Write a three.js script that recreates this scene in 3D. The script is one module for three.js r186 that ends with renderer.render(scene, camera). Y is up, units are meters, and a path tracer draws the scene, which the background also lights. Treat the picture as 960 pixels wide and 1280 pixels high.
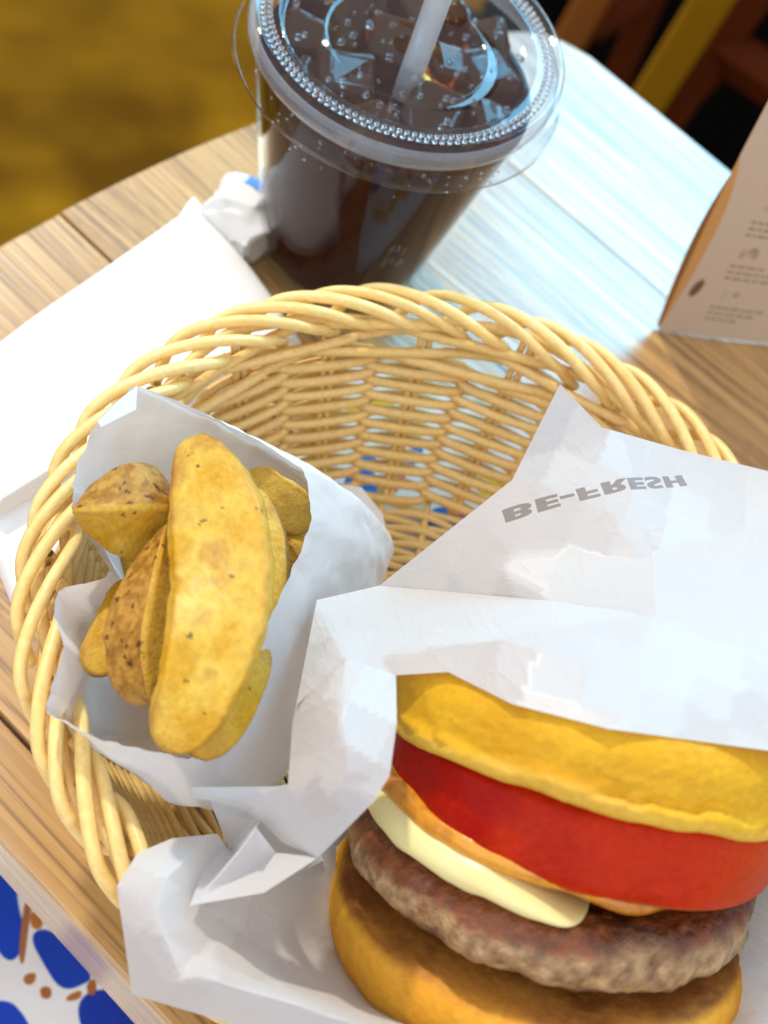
import * as THREE from 'three';
import { mergeGeometries, mergeVertices, toCreasedNormals } from 'three/addons/utils/BufferGeometryUtils.js';
import { RoundedBoxGeometry } from 'three/addons/geometries/RoundedBoxGeometry.js';

// ------------------------------------------------------------------ camera
const V3 = (x, y, z) => new THREE.Vector3(x, y, z);
const scene = new THREE.Scene();
const F = 1755.37, PITCH = 0.97629, ROLL = 0.44555, EYE = V3(0, 0.36382, 0.17871);
const FW = V3(0, -Math.sin(PITCH), -Math.cos(PITCH));
const RT = V3(1, 0, 0), UPV = RT.clone().cross(FW);
const R2 = RT.clone().multiplyScalar(Math.cos(ROLL)).addScaledVector(UPV, Math.sin(ROLL));
const U2 = RT.clone().multiplyScalar(-Math.sin(ROLL)).addScaledVector(UPV, Math.cos(ROLL));
const camera = new THREE.PerspectiveCamera(2 * Math.atan(640 / F) * 180 / Math.PI, 0.75, 0.02, 30);
camera.position.copy(EYE);
camera.quaternion.setFromRotationMatrix(new THREE.Matrix4().makeBasis(R2, U2, FW.clone().negate()));
camera.focus = 0.338; camera.userData.fStop = 12;
scene.add(camera);

// ------------------------------------------------------------------ sky, sun, window light, exposure
const SUN = V3(-0.62, 0.86, -0.62).normalize();
{
  const w = 128, h = 64, d = new Float32Array(w * h * 4);
  for (let j = 0; j < h; j++) for (let i = 0; i < w; i++) {
    const lat = (j + 0.5) / h * Math.PI - Math.PI / 2, y = Math.sin(lat);
    const lon = ((i + 0.5) / w - 0.5) * Math.PI * 2, near = Math.sin(lon) * Math.cos(lat);            // the room behind the viewer is the bright side
    const up = Math.max(0, y), k = 0.70 + 0.12 * up + 0.42 * near;
    const o = (j * w + i) * 4;
    d[o] = k * 0.97; d[o + 1] = k * 0.99; d[o + 2] = k * 1.08; d[o + 3] = 1;
    if (y < 0) { const q = Math.max(0.3, 1 + y * 1.2); d[o] *= q; d[o + 1] *= q; d[o + 2] *= q; }
  }
  const t = new THREE.DataTexture(d, w, h, THREE.RGBAFormat, THREE.FloatType);
  t.mapping = THREE.EquirectangularReflectionMapping; t.magFilter = THREE.LinearFilter; t.minFilter = THREE.LinearFilter; t.needsUpdate = true;
  scene.background = t; scene.environment = t;
}
const sun = new THREE.DirectionalLight(new THREE.Color(1, 0.93, 0.80), 1.8);
sun.position.copy(SUN).multiplyScalar(3); sun.castShadow = true; sun.shadow.radius = 6;
sun.shadow.mapSize.set(2048, 2048);
Object.assign(sun.shadow.camera, { left: -0.9, right: 0.9, top: 0.9, bottom: -0.9, near: 0.5, far: 7 });
scene.add(sun); scene.add(sun.target);
const WIN = { x: 0.50, y: 1.30, z: -2.0, w: 1.2, h: 1.5 };
const windowLight = new THREE.RectAreaLight(new THREE.Color(0.24, 0.67, 1.0), 9, WIN.w, WIN.h);
windowLight.position.set(WIN.x, WIN.y, WIN.z + 0.02); windowLight.lookAt(WIN.x, WIN.y, 5); scene.add(windowLight);

const renderer = new THREE.WebGLRenderer({ antialias: true });
renderer.toneMapping = THREE.LinearToneMapping; renderer.toneMappingExposure = 1.31;
renderer.shadowMap.enabled = true;

// ------------------------------------------------------------------ helpers
let seed = 7;
const rnd = () => { seed |= 0; seed = seed + 0x6D2B79F5 | 0; let t = Math.imul(seed ^ seed >>> 15, 1 | seed); t = t + Math.imul(t ^ t >>> 7, 61 | t) ^ t; return ((t ^ t >>> 14) >>> 0) / 4294967296; };
const rr = (a, b) => a + (b - a) * rnd();
const hash = (x, y, z) => { let n = Math.imul(x, 374761393) ^ Math.imul(y, 668265263) ^ Math.imul(z, 1274126177); n = Math.imul(n ^ n >>> 13, 1274126177); return ((n ^ n >>> 16) >>> 0) / 4294967295; };
function noise(x, y, z) {
  const xi = Math.floor(x), yi = Math.floor(y), zi = Math.floor(z), s = t => t * t * t * (t * (t * 6 - 15) + 10);
  const u = s(x - xi), v = s(y - yi), w = s(z - zi), L = (a, b, t) => a + (b - a) * t;
  return L(L(L(hash(xi, yi, zi), hash(xi + 1, yi, zi), u), L(hash(xi, yi + 1, zi), hash(xi + 1, yi + 1, zi), u), v),
    L(L(hash(xi, yi, zi + 1), hash(xi + 1, yi, zi + 1), u), L(hash(xi, yi + 1, zi + 1), hash(xi + 1, yi + 1, zi + 1), u), v), w) * 2 - 1;
}
const fbm = (x, y, z, o = 4) => { let a = 0.5, s = 0; for (let i = 0; i < o; i++) { s += a * noise(x, y, z); x = x * 2.03 + 7.1; y = y * 2.03 + 3.3; z = z * 2.03 + 1.7; a *= 0.5; } return s; };
const ridge = (x, y, z, o = 3) => { let a = 0.5, s = 0; for (let i = 0; i < o; i++) { s += a * (1 - Math.abs(noise(x, y, z)) * 2); x = x * 2.1 + 5; y = y * 2.1 + 9; z = z * 2.1 + 2; a *= 0.5; } return s; };
const clamp = (x, a = 0, b = 1) => Math.min(b, Math.max(a, x)), mix = (a, b, t) => a + (b - a) * t, sst = (a, b, x) => { const t = clamp((x - a) / (b - a)); return t * t * (3 - 2 * t); };
const mix3 = (a, b, t) => [mix(a[0], b[0], t), mix(a[1], b[1], t), mix(a[2], b[2], t)];
const rayAt = (px, py) => FW.clone().addScaledVector(R2, (px - 480) / F).addScaledVector(U2, -(py - 640) / F);
const P = (px, py, y) => { const d = rayAt(px, py); return EYE.clone().addScaledVector(d, (y - EYE.y) / d.y); };   // a survey point at height y
const Pz = (px, py, z) => { const d = rayAt(px, py); return EYE.clone().addScaledVector(d, (z - EYE.z) / d.z); };

const counts = {};
function numbered(n) { const c = counts[n] = (counts[n] ?? -1) + 1; return c ? n + '_' + String(c).padStart(3, '0') : n; }
function tag(o, label, category, group, kind) { if (label) o.userData.label = label; if (category) o.userData.category = category; if (group) o.userData.group = group; if (kind) o.userData.kind = kind; return o; }
function thing(name, base, label, category, group) { const g = new THREE.Group(); g.name = numbered(name); g.position.copy(base); scene.add(g); return tag(g, label, category, group); }
function part(name, geo, mat, parent) {          // geometry arrives in world coordinates and is moved into its thing
  const m = new THREE.Mesh(geo, mat); m.name = parent === scene ? numbered(name) : name; m.castShadow = m.receiveShadow = true;
  if (parent !== scene) { let p = parent; const off = V3(0, 0, 0); while (p && p !== scene) { off.add(p.position); p = p.parent; } geo.translate(-off.x, -off.y, -off.z); }
  parent.add(m); return m;
}
function solo(name, geo, mat, base, label, category, group) { const m = new THREE.Mesh(geo, mat); m.name = numbered(name); geo.translate(-base.x, -base.y, -base.z); m.position.copy(base); m.castShadow = m.receiveShadow = true; scene.add(m); return tag(m, label, category, group); }
function dataTex(w, h, fn, color = true) {
  const d = new Uint8Array(w * h * 4);
  for (let j = 0; j < h; j++) for (let i = 0; i < w; i++) { const c = fn((i + 0.5) / w, (j + 0.5) / h), o = (j * w + i) * 4; for (let k = 0; k < 3; k++) { let v = clamp(Array.isArray(c) ? c[k] : c); if (color) v = v <= 0.0031308 ? v * 12.92 : 1.055 * Math.pow(v, 1 / 2.4) - 0.055; d[o + k] = v * 255; } d[o + 3] = 255; }
  const t = new THREE.DataTexture(d, w, h); t.wrapS = t.wrapT = THREE.RepeatWrapping; t.magFilter = THREE.LinearFilter; t.minFilter = THREE.LinearMipmapLinearFilter; t.generateMipmaps = true;
  if (color) t.colorSpace = THREE.SRGBColorSpace; t.needsUpdate = true; return t;
}
const std = (o) => new THREE.MeshStandardMaterial(o), phys = (o) => new THREE.MeshPhysicalMaterial(o);
const rgb = (r, g, b) => new THREE.Color().setRGB(r, g, b);

// a parametric sheet: f(u, v) -> Vector3, colour c(u, v, p) -> [r, g, b]
function sheet(nu, nv, f, { closeU = false, color, uv } = {}) {
  const pos = [], col = [], uvs = [], idx = [];
  for (let j = 0; j <= nv; j++) for (let i = 0; i <= nu; i++) { const u = i / nu, v = j / nv, p = f(closeU && i === nu ? 0 : u, v); pos.push(p.x, p.y, p.z); if (color) col.push(...color(closeU && i === nu ? 0 : u, v, p)); const q = uv ? uv(u, v, p) : [u, v]; uvs.push(q[0], q[1]); }
  for (let j = 0; j < nv; j++) for (let i = 0; i < nu; i++) { const a = j * (nu + 1) + i, b = a + 1, c = a + nu + 1, d = c + 1; idx.push(a, c, b, b, c, d); }
  const g = new THREE.BufferGeometry(); g.setAttribute('position', new THREE.Float32BufferAttribute(pos, 3)); g.setAttribute('uv', new THREE.Float32BufferAttribute(uvs, 2));
  if (color) g.setAttribute('color', new THREE.Float32BufferAttribute(col, 3)); g.setIndex(idx); g.computeVertexNormals();
  if (closeU) { const n = g.attributes.normal; for (let j = 0; j <= nv; j++) { const a = j * (nu + 1), b = a + nu; const x = n.getX(a) + n.getX(b), y = n.getY(a) + n.getY(b), z = n.getZ(a) + n.getZ(b), l = Math.hypot(x, y, z) || 1; n.setXYZ(a, x / l, y / l, z / l); n.setXYZ(b, x / l, y / l, z / l); } }
  return g;
}
class PtsCurve extends THREE.Curve { constructor(f) { super(); this.f = f; } getPoint(t, o = V3(0, 0, 0)) { return o.copy(this.f(t)); } }
const tube = (f, n, r, k = 8, closed = false) => new THREE.TubeGeometry(new PtsCurve(f), n, r, k, closed);
// a rod with rounded ends
function rod(f, n, r, k = 8) {
  const g = tube(f, n, r, k), p = g.attributes.position, c = new PtsCurve(f);
  const caps = [0, 1].map(e => { const s = new THREE.SphereGeometry(r * 0.995, k, 5); const q = c.getPoint(e); s.translate(q.x, q.y, q.z); return s; });
  return mergeGeometries([g, ...caps]);
}
const line = (a, b) => t => a.clone().lerp(b, t);
const spl = pts => { const c = new THREE.CatmullRomCurve3(pts, false, 'centripetal'); return t => c.getPoint(t); };

// ------------------------------------------------------------------ materials
const woodTex = dataTex(1024, 512, (u, v) => {            // grain along u (1 m), across v (0.25 m)
  const x = u * 1.0, y = v * 0.25;
  const w = fbm(x * 3, y * 14, 1.3, 3) * 0.02;
  const a = fbm(x * 5, (y + w) * 260, 4, 4), b = fbm(x * 16, (y + w) * 900, 9, 3), c = fbm(x * 2, y * 30, 2, 2);
  const pore = sst(0.12, 0.34, fbm(x * 22, (y + w) * 1400, 21, 2));
  let k = 0.52 + a * 0.55 + b * 0.3 + c * 0.4;
  const col = mix3([0.30, 0.148, 0.042], [0.68, 0.41, 0.145], clamp(k));
  return mix3(col, [0.10, 0.05, 0.022], pore * 0.55);
});
const woodBump = dataTex(1024, 512, (u, v) => { const x = u, y = v * 0.25, w = fbm(x * 3, y * 14, 1.3, 3) * 0.02; return 0.5 + fbm(x * 22, (y + w) * 1000, 21, 3) * 0.7 + fbm(x * 6, (y + w) * 300, 4, 2) * 0.4; }, false);
const woodMat = (tint = 1, o = {}) => phys({ color: rgb(tint, tint, tint), map: woodTex, bumpMap: woodBump, bumpScale: 0.00018, roughness: 0.32, ior: 1.7, clearcoat: 1, clearcoatRoughness: 0.24, ...o });
const paperBump = dataTex(512, 512, (u, v) => { const x = Math.cos(u * 6.283), z = Math.sin(u * 6.283), a = v * 6.283, b = Math.cos(a), c = Math.sin(a); return 0.5 + 0.35 * fbm(x * 9 + b * 4, z * 9 + c * 7, b * 9, 4) + 0.3 * fbm(x * 60, z * 60 + c * 50, b * 55, 2); }, false);
const crumple = dataTex(768, 768, (u, v) => { const P2 = 6.2831853, x = Math.cos(u * P2) * 1.3, z = Math.sin(u * P2) * 1.3, b = Math.cos(v * P2) * 1.3, c = Math.sin(v * P2) * 1.3; const A = ridge(x + 0.7 * b, z + 0.7 * c, b - 0.7 * z + c * 0.3, 3), B = ridge(x * 2.3 + b + 4, z * 2.3 - c, c * 2.3 + x, 3); return 0.35 + 0.35 * Math.pow(clamp(0.5 + A * 0.6), 3) + 0.22 * Math.pow(clamp(0.5 + B * 0.6), 4) + 0.05 * fbm(x * 40 + b * 20, z * 40, c * 40 + b * 20, 2); }, false);
const paper = phys({ color: rgb(0.69, 0.68, 0.675), roughness: 0.97, transmission: 0.38, thickness: 0, clearcoat: 0.6, clearcoatRoughness: 0.34, bumpMap: crumple, bumpScale: 0.0004, side: THREE.DoubleSide });
const bagPaper = phys({ color: rgb(0.82, 0.82, 0.83), roughness: 0.97, transmission: 0.5, thickness: 0, bumpMap: crumple, bumpScale: 0.00035, side: THREE.DoubleSide });
const napkinMat = std({ color: rgb(0.90, 0.89, 0.87), roughness: 0.9, bumpMap: paperBump, bumpScale: 0.0002 });
const wickerTex = dataTex(256, 64, (u, v) => { const k = 0.5 + 0.5 * fbm(u * 30, v * 9, 3, 3) + 0.25 * fbm(u * 8, v * 60, 5, 2); const q = mix3([0.88, 0.58, 0.170], [0.98, 0.77, 0.335], clamp(k)); return mix3(q, [0.6, 0.34, 0.09], 0.22 * sst(0.15, 0.5, fbm(u * 14, v * 6, 13, 3))); });
const wicker = phys({ map: wickerTex, roughness: 0.42, specularIntensity: 0.8, clearcoat: 0.25, clearcoatRoughness: 0.35 });
const wickers = [[1, 1, 1], [0.93, 0.90, 0.84], [1, 0.97, 0.90], [0.96, 0.92, 0.95]].map(c => { const m = wicker.clone(); m.color = rgb(...c); return m; }); const cane = () => wickers[Math.floor(rnd() * 4)];
const lidPlastic = phys({ color: rgb(0.92, 0.95, 0.98), roughness: 0.04, transmission: 1, thickness: 0, ior: 1.46, side: THREE.DoubleSide });
const clear = phys({ color: rgb(0.97, 0.98, 0.99), roughness: 0.03, transmission: 1, thickness: 0, ior: 1.22, side: THREE.DoubleSide });
const vc = (o) => phys({ vertexColors: true, ...o });

const wrapNoise = (x, y, n, z) => { const xi = Math.floor(x), yi = Math.floor(y), f = t => t * t * (3 - 2 * t), u = f(x - xi), v = f(y - yi), m = q => ((q % n) + n) % n; return mix(mix(hash(m(xi), m(yi), z), hash(m(xi + 1), m(yi), z), u), mix(hash(m(xi), m(yi + 1), z), hash(m(xi + 1), m(yi + 1), z), u), v) * 2 - 1; };
const tor = (u, v, k, o, s) => { let a = 0.5, r = 0, n = k; for (let i = 0; i < o; i++) { r += a * wrapNoise(u * n, v * n, n, s + i * 7); n *= 2; a *= 0.62; } return r; };
const grain = (k, o, s, amp, size = 384) => [dataTex(size, size, (u, v) => { const q = clamp(0.91 + amp * tor(u, v, k, o, s)); return [q, q * mix(0.88, 1, q), q * mix(0.72, 1, q)]; }), dataTex(size, size, (u, v) => 0.5 + 0.6 * tor(u, v, k, o, s), false)];
const rep = ([a, b], x, y) => [a, b].map(t => { const c = t.clone(); c.repeat.set(x, y); return c; });
const crumbT = grain(24, 4, 3, 0.12), meatT = grain(14, 5, 11, 0.38), fryT = grain(20, 5, 23, 0.16), fleshT = grain(30, 3, 31, 0.14);
const fine = (t, x, y, h, o) => { const [a, b] = rep(t, x, y); return phys({ vertexColors: true, map: a, bumpMap: b, bumpScale: h, ...o }); };

// ------------------------------------------------------------------ floor, dark cabinet, window, stools, cloth
{
  const ft = dataTex(512, 512, (u, v) => { const k = 0.45 + 0.35 * fbm(u * 6, v * 60, 3, 4) + 0.9 * fbm(u * 22, v * 22, 8, 3); return mix3([0.10, 0.046, 0.002], [0.32, 0.165, 0.006], clamp(k)); });
  ft.repeat.set(4, 4); ft.rotation = 0.6;
  const g = new THREE.PlaneGeometry(12, 12); g.rotateX(-Math.PI / 2); g.translate(0, -0.72, -1.5);
  const m = part('floor', g, phys({ map: ft, roughness: 0.9, specularIntensity: 0.1 }), scene); tag(m, 'golden brown wooden floor below the table', 'floor', null, 'structure');
  const c = thing('cabinet', V3(0.55, -0.72, -1.2), 'black low cabinet front in the dark behind the stools', 'cabinet');
  const dm = phys({ color: rgb(0.003, 0.0025, 0.002), roughness: 0.9, specularIntensity: 0.1 });
  const b = new RoundedBoxGeometry(1.5, 0.62, 0.4, 2, 0.01); b.translate(0.62, -0.41, -1.22); part('body', b, dm, c);
  const t = new RoundedBoxGeometry(1.54, 0.03, 0.43, 2, 0.008); t.translate(0.62, -0.082, -1.215); part('top', t, dm, c);
  const k = new THREE.PlaneGeometry(2.4, 1.3); k.rotateX(-Math.PI / 2); k.translate(1.02, -0.716, -0.62);
  part('floor_mat', k, phys({ color: rgb(0.004, 0.003, 0.0025), roughness: 1, specularIntensity: 0.05 }), scene); tag(scene.children.at(-1), 'black mat on the floor in front of the low cabinet', 'floor mat');
}
{
  const w = thing('window', V3(WIN.x, WIN.y - WIN.h / 2, WIN.z), 'tall daylight window beyond the far side of the table', 'window');
  const pane = new THREE.PlaneGeometry(WIN.w, WIN.h); pane.translate(WIN.x, WIN.y, WIN.z);
  part('window_pane', pane, std({ color: 0x000000, emissive: rgb(0.24, 0.67, 1), emissiveIntensity: 1 }), w);
  const fm = std({ color: rgb(0.03, 0.025, 0.02), roughness: 0.6 });
  for (const [x, y, a, b] of [[0, WIN.h / 2 + 0.03, WIN.w + 0.12, 0.06], [0, -WIN.h / 2 - 0.03, WIN.w + 0.12, 0.06], [-WIN.w / 2 - 0.03, 0, 0.06, WIN.h], [WIN.w / 2 + 0.03, 0, 0.06, WIN.h]]) { const g = new THREE.BoxGeometry(a, b, 0.08); g.translate(WIN.x + x, WIN.y + y, WIN.z); part('frame', g, fm, w); }
}
{
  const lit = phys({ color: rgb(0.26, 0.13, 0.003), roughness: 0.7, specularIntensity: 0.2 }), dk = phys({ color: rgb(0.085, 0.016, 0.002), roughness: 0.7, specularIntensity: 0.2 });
  const bar = (a, b, r) => { const d = b.clone().sub(a), g = new RoundedBoxGeometry(r * 2, d.length(), r * 1.6, 2, r * 0.4); g.applyQuaternion(new THREE.Quaternion().setFromUnitVectors(V3(0, 1, 0), d.clone().normalize())); const c = a.clone().add(b).multiplyScalar(0.5); g.translate(c.x, c.y, c.z); return g; };
  const leg = (px, py, qx, qy, z, dz, r, m, o, n = 'leg') => { const a = Pz(px, py, z), b = Pz(qx, qy, z + dz), d = a.clone().sub(b).normalize(); const foot = a.clone().addScaledVector(d, Math.max(0, (a.y + 0.72)) / Math.max(0.2, -d.y)), top = b.clone().addScaledVector(d, -Math.min(0.4, Math.max(0, (0.02 - b.y)))); part(n, bar(foot, top, r), m, o); };
  const s1 = thing('wooden_stool', V3(0.25, -0.72, -0.8), 'wooden stool with a pale front leg and dark crossbar nearest the menu card', 'stool', 'wooden stools behind the table');
  leg(815, 118, 887, 4, -0.72, 0.02, 0.0135, lit, s1); leg(848, 118, 930, 0, -0.76, 0, 0.017, dk, s1);
  part('crossbar', bar(Pz(880, 45, -0.77), Pz(1080, 180, -0.70), 0.017), dk, s1);
  part('crossbar', bar(Pz(835, 130, -0.80), Pz(905, 62, -0.78), 0.016), dk, s1);
  const seat = new THREE.CylinderGeometry(0.17, 0.165, 0.03, 40); seat.translate(0.36, 0.0, -0.82); part('seat', seat, dk, s1);
  const s2 = thing('wooden_stool', V3(0.05, -0.72, -0.85), 'wooden stool with thin brown legs beside the cup lid', 'stool', 'wooden stools behind the table');
  leg(712, 52, 748, -12, -0.80, 0, 0.014, std({ color: rgb(0.20, 0.06, 0.003), roughness: 0.55 }), s2); leg(783, 70, 818, -10, -0.9, 0, 0.012, dk, s2);
  part('crossbar', bar(Pz(730, 38, -0.82), Pz(800, -8, -0.86), 0.015), dk, s2);
  const seat2 = new THREE.CylinderGeometry(0.16, 0.155, 0.03, 40); seat2.translate(0.13, 0.0, -1.0); part('seat', seat2, dk, s2);
}
{
  // the patterned cloth below the near edge of the table
  const S = 1024, cv = document.createElement('canvas'); cv.width = cv.height = S; const x = cv.getContext('2d');
  const c0 = P(110, 1190, -0.10), span = 0.36;
  const T = (px, py) => { const p = P(px, py, -0.10); return [((p.x - c0.x) / span + 0.5) * S, ((p.z - c0.z) / span + 0.5) * S]; };
  x.fillStyle = '#e9e6e0'; x.fillRect(0, 0, S, S);
  const blob = (pts, col) => { const J = col[1] === '0' ? 6 : 1.5; const q0 = pts.map(p => T(...p)), cx = q0.reduce((a, p) => a + p[0], 0) / q0.length, cy = q0.reduce((a, p) => a + p[1], 0) / q0.length, q = q0.map(([X, Y]) => [cx + (X - cx) * 1.14 + J * noise(X / 14, Y / 14, 3), cy + (Y - cy) * 1.14 + J * noise(X / 14, Y / 14, 9)]); x.fillStyle = col; x.beginPath(); const n = q.length; x.moveTo((q[0][0] + q[n - 1][0]) / 2, (q[0][1] + q[n - 1][1]) / 2); for (let i = 0; i < n; i++) { const b = q[(i + 1) % n]; x.quadraticCurveTo(q[i][0], q[i][1], (q[i][0] + b[0]) / 2, (q[i][1] + b[1]) / 2); } x.fill(); };
  for (const [dx, dy] of [[0, 0], [-330, 60], [210, 260], [-120, 330], [-420, -220]]) {
    const B = (p, c) => blob(p.map(([a, b]) => [a + dx, b + dy]), c);
    B([[-120, 1040], [-30, 1060], [8, 1090], [20, 1130], [20, 1176], [12, 1198], [-20, 1176], [-110, 1120]], '#0a3fb4');
    B([[36, 1180], [58, 1174], [84, 1186], [112, 1222], [104, 1230], [76, 1230], [52, 1212]], '#0b3aa8');
    B([[98, 1252], [140, 1244], [175, 1275], [190, 1330], [120, 1300]], '#08309c');
    B([[-40, 1264], [4, 1256], [26, 1270], [40, 1300], [0, 1330], [-60, 1310]], '#0a3fb4');
    B([[22, 1200], [26, 1160], [33, 1130], [40, 1132], [33, 1170], [28, 1208]], '#a9683a');
    B([[38, 1145], [52, 1150], [50, 1166], [38, 1164]], '#b8702c'); B([[30, 1222], [44, 1220], [42, 1234], [30, 1232]], '#b06a30');
    B([[52, 1236], [64, 1236], [64, 1250], [52, 1248]], '#a8622c'); B([[84, 1246], [100, 1240], [100, 1250], [84, 1252]], '#b06a30'); B([[108, 1232], [120, 1226], [118, 1246], [108, 1246]], '#a8622c');
  }
  const t = new THREE.CanvasTexture(cv); t.colorSpace = THREE.SRGBColorSpace; t.flipY = false; t.wrapS = t.wrapT = THREE.MirroredRepeatWrapping;
  const g = sheet(90, 90, (u, v) => { const X = c0.x + (u - 0.3) * 0.5, Z = c0.z + (v - 0.28) * 0.5; return V3(X, -0.10 + 0.006 * fbm(X * 30, 2, Z * 30, 3) + 0.008 * Math.sin(X * 28 + Z * 40) - 1.0 * Math.max(0, Z - c0.z - 0.15) ** 2, Z); }, { uv: (u, v, p) => [(p.x - c0.x) / span + 0.5, (p.z - c0.z) / span + 0.5] });
  solo('patterned_cloth', g, std({ map: t, roughness: 0.9, side: THREE.DoubleSide, bumpMap: paperBump, bumpScale: 0.0004 }), V3(c0.x, -0.10, c0.z), 'white cloth with large blue patches and small orange sprigs below the table edge', 'cloth');
}

// ------------------------------------------------------------------ table
const PSI = 0.372172, TE1 = V3(Math.cos(PSI), 0, Math.sin(PSI)), TE2 = V3(-Math.sin(PSI), 0, Math.cos(PSI));
const TB = (a, y, b) => TE1.clone().multiplyScalar(a).addScaledVector(TE2, b).setY(y);
{
  const xL = -0.175, zF = -0.2925, zN = 0.0896, TH = 0.028, xR = 0.75;
  const table = thing('wooden_table', V3(0, -0.028, 0), 'wooden cafe table with a rounded end, grain running along its boards', 'table');
  const left = z => { const bow = z < -0.03 ? Math.min(0.024, 0.0073 * Math.pow((-0.03 - z) / 0.119, 2.5)) : 0; return bow + left0(z); }; const left0 = z => { const rF = 0.035, rN = 0.13; if (z < zF + rF) { const d = zF + rF - z; return xL + rF - Math.sqrt(Math.max(0, rF * rF - d * d)); } if (z > zN - rN) { const d = z - zN + rN; return xL + rN - Math.sqrt(Math.max(0, rN * rN - d * d)); } return xL; };
  const rows = [zF, -0.215, -0.138, -0.061, 0.0675, zN];
  const mats = [1, 0.92, 1.05, 0.98, 0.92].map((t, i) => { const m = woodMat(t); const a = woodTex.clone(), b = woodBump.clone(); a.offset.set(0.13 * i, 0.27 * i); b.offset.copy(a.offset); m.map = a; m.bumpMap = b; return m; });
  for (let i = 0; i < rows.length - 1; i++) {
    const gap = i >= 3 ? 0.0006 : 0.00012, a = rows[i] + (i ? gap : 0), b = rows[i + 1] - (i < rows.length - 2 ? gap : 0);
    const sh = new THREE.Shape(); const n = 24; sh.moveTo(xR, -a); 
    for (let k = 0; k <= n; k++) { const z = mix(a, b, k / n); sh.lineTo(left(clamp(z, zF + 1e-4, zN - 1e-4)), -z); }
    sh.lineTo(xR, -b); sh.closePath();
    const bev = i >= 3 ? 0.0014 : 0.0003;
    const g = new THREE.ExtrudeGeometry(sh, { depth: TH - 2 * bev, bevelEnabled: true, bevelThickness: bev, bevelSize: bev, bevelOffset: -bev, bevelSegments: 2, curveSegments: 8 });
    g.rotateX(-Math.PI / 2); g.translate(0, -TH + bev, 0);
    const p = g.attributes.position, nn = g.attributes.normal, uv = g.attributes.uv;
    for (let k = 0; k < p.count; k++) { const e = Math.abs(nn.getZ(k)) > 0.7; uv.setXY(k, p.getX(k), (e ? p.getY(k) : p.getZ(k)) * 4); }
    g.rotateY(-PSI); part('plank', g, mats[i], table);
  }
  const post = new THREE.CylinderGeometry(0.03, 0.035, 0.66, 24); post.translate(...TB(0.25, -0.36, -0.1).toArray()); part('post', post, std({ color: rgb(0.02, 0.02, 0.02), roughness: 0.5, metalness: 0.6 }), table);
  const foot = new THREE.CylinderGeometry(0.2, 0.21, 0.03, 40); foot.translate(...TB(0.25, -0.703, -0.1).toArray()); part('base', foot, std({ color: rgb(0.02, 0.02, 0.02), roughness: 0.5, metalness: 0.6 }), table);
}

// ------------------------------------------------------------------ napkins, crumpled wrapper, printed sheet
{
  const q = (a, b, c, d, u, v) => a.clone().lerp(b, u).lerp(d.clone().lerp(c, u), v);
  // lower napkin: wide, thick pad
  const pad = (name, A, B, C, D, y0, h, roll, label) => {    // A far-left, B far-right, C near-right, D near-left
    const g = sheet(60, 60, (u, v) => {
      const s = (u * 1.2 - 0.1), t = (v * 1.2 - 0.1), cu = clamp(s), cv2 = clamp(t);
      const p = q(A, B, C, D, cu, cv2), e = Math.max(s > 1 ? (s - 1) / 0.1 : s < 0 ? -s / 0.1 : 0, t > 1 ? (t - 1) / 0.1 : t < 0 ? -t / 0.1 : 0);
      const out = p.clone().sub(q(A, B, C, D, 0.5, 0.5)).setY(0).normalize();
      p.y = y0 + h * Math.cos(e * Math.PI / 2) + 0.0006 * fbm(p.x * 60, 1, p.z * 60, 3) * (1 - e);
      return p.addScaledVector(out, Math.sin(e * Math.PI / 2) * (s > 1 ? roll : 0.003));
    });
    return solo(name, g, napkinMat, V3((A.x + C.x) / 2, y0, (A.z + C.z) / 2), label, 'napkin');
  };
  pad('paper_napkin', P(-60, 520, 0), P(255, 330, 0), P(330, 520, 0), P(20, 745, 0), 0.0002, 0.0075, 0.003, 'broad white paper napkin lying flat on the table, lower of two by the basket');
  const A = P(-130, 545, 0.0078), B = P(220, 290, 0.0078), C = P(318, 440, 0.0078), D = P(2, 640, 0.0078);
  pad('paper_napkin', A, B, C, D, 0.0079, 0.0075, 0.016, 'folded white paper napkin on top of the broader one, its right side curling down');
}
{
  const c = P(304, 272, 0.011), g = new THREE.IcosahedronGeometry(0.0135, 24), p = g.attributes.position, col = [];
  for (let i = 0; i < p.count; i++) { const v = V3(p.getX(i), p.getY(i), p.getZ(i)), n = v.clone().normalize(); const k = 1 + 0.40 * ridge(n.x * 1.1 + 3, n.y * 1.1, n.z * 1.1, 2) - 0.10; v.multiplyScalar(k); v.y *= 0.85; p.setXYZ(i, v.x, v.y, v.z); col.push(...(n.z < -0.25 && n.x > -0.3 && n.y > 0.0 ? [0.12, 0.33, 0.75] : [0.84, 0.84, 0.80])); }
  let h = toCreasedNormals(g, 0.5); h.setAttribute('color', new THREE.Float32BufferAttribute(col, 3)); h.translate(c.x, c.y, c.z);
  solo('crumpled_wrapper', h, vc({ roughness: 0.6 }), V3(c.x, 0, c.z), 'small crumpled white wrapper with a blue patch beside the cup', 'wrapper');
}
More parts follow.
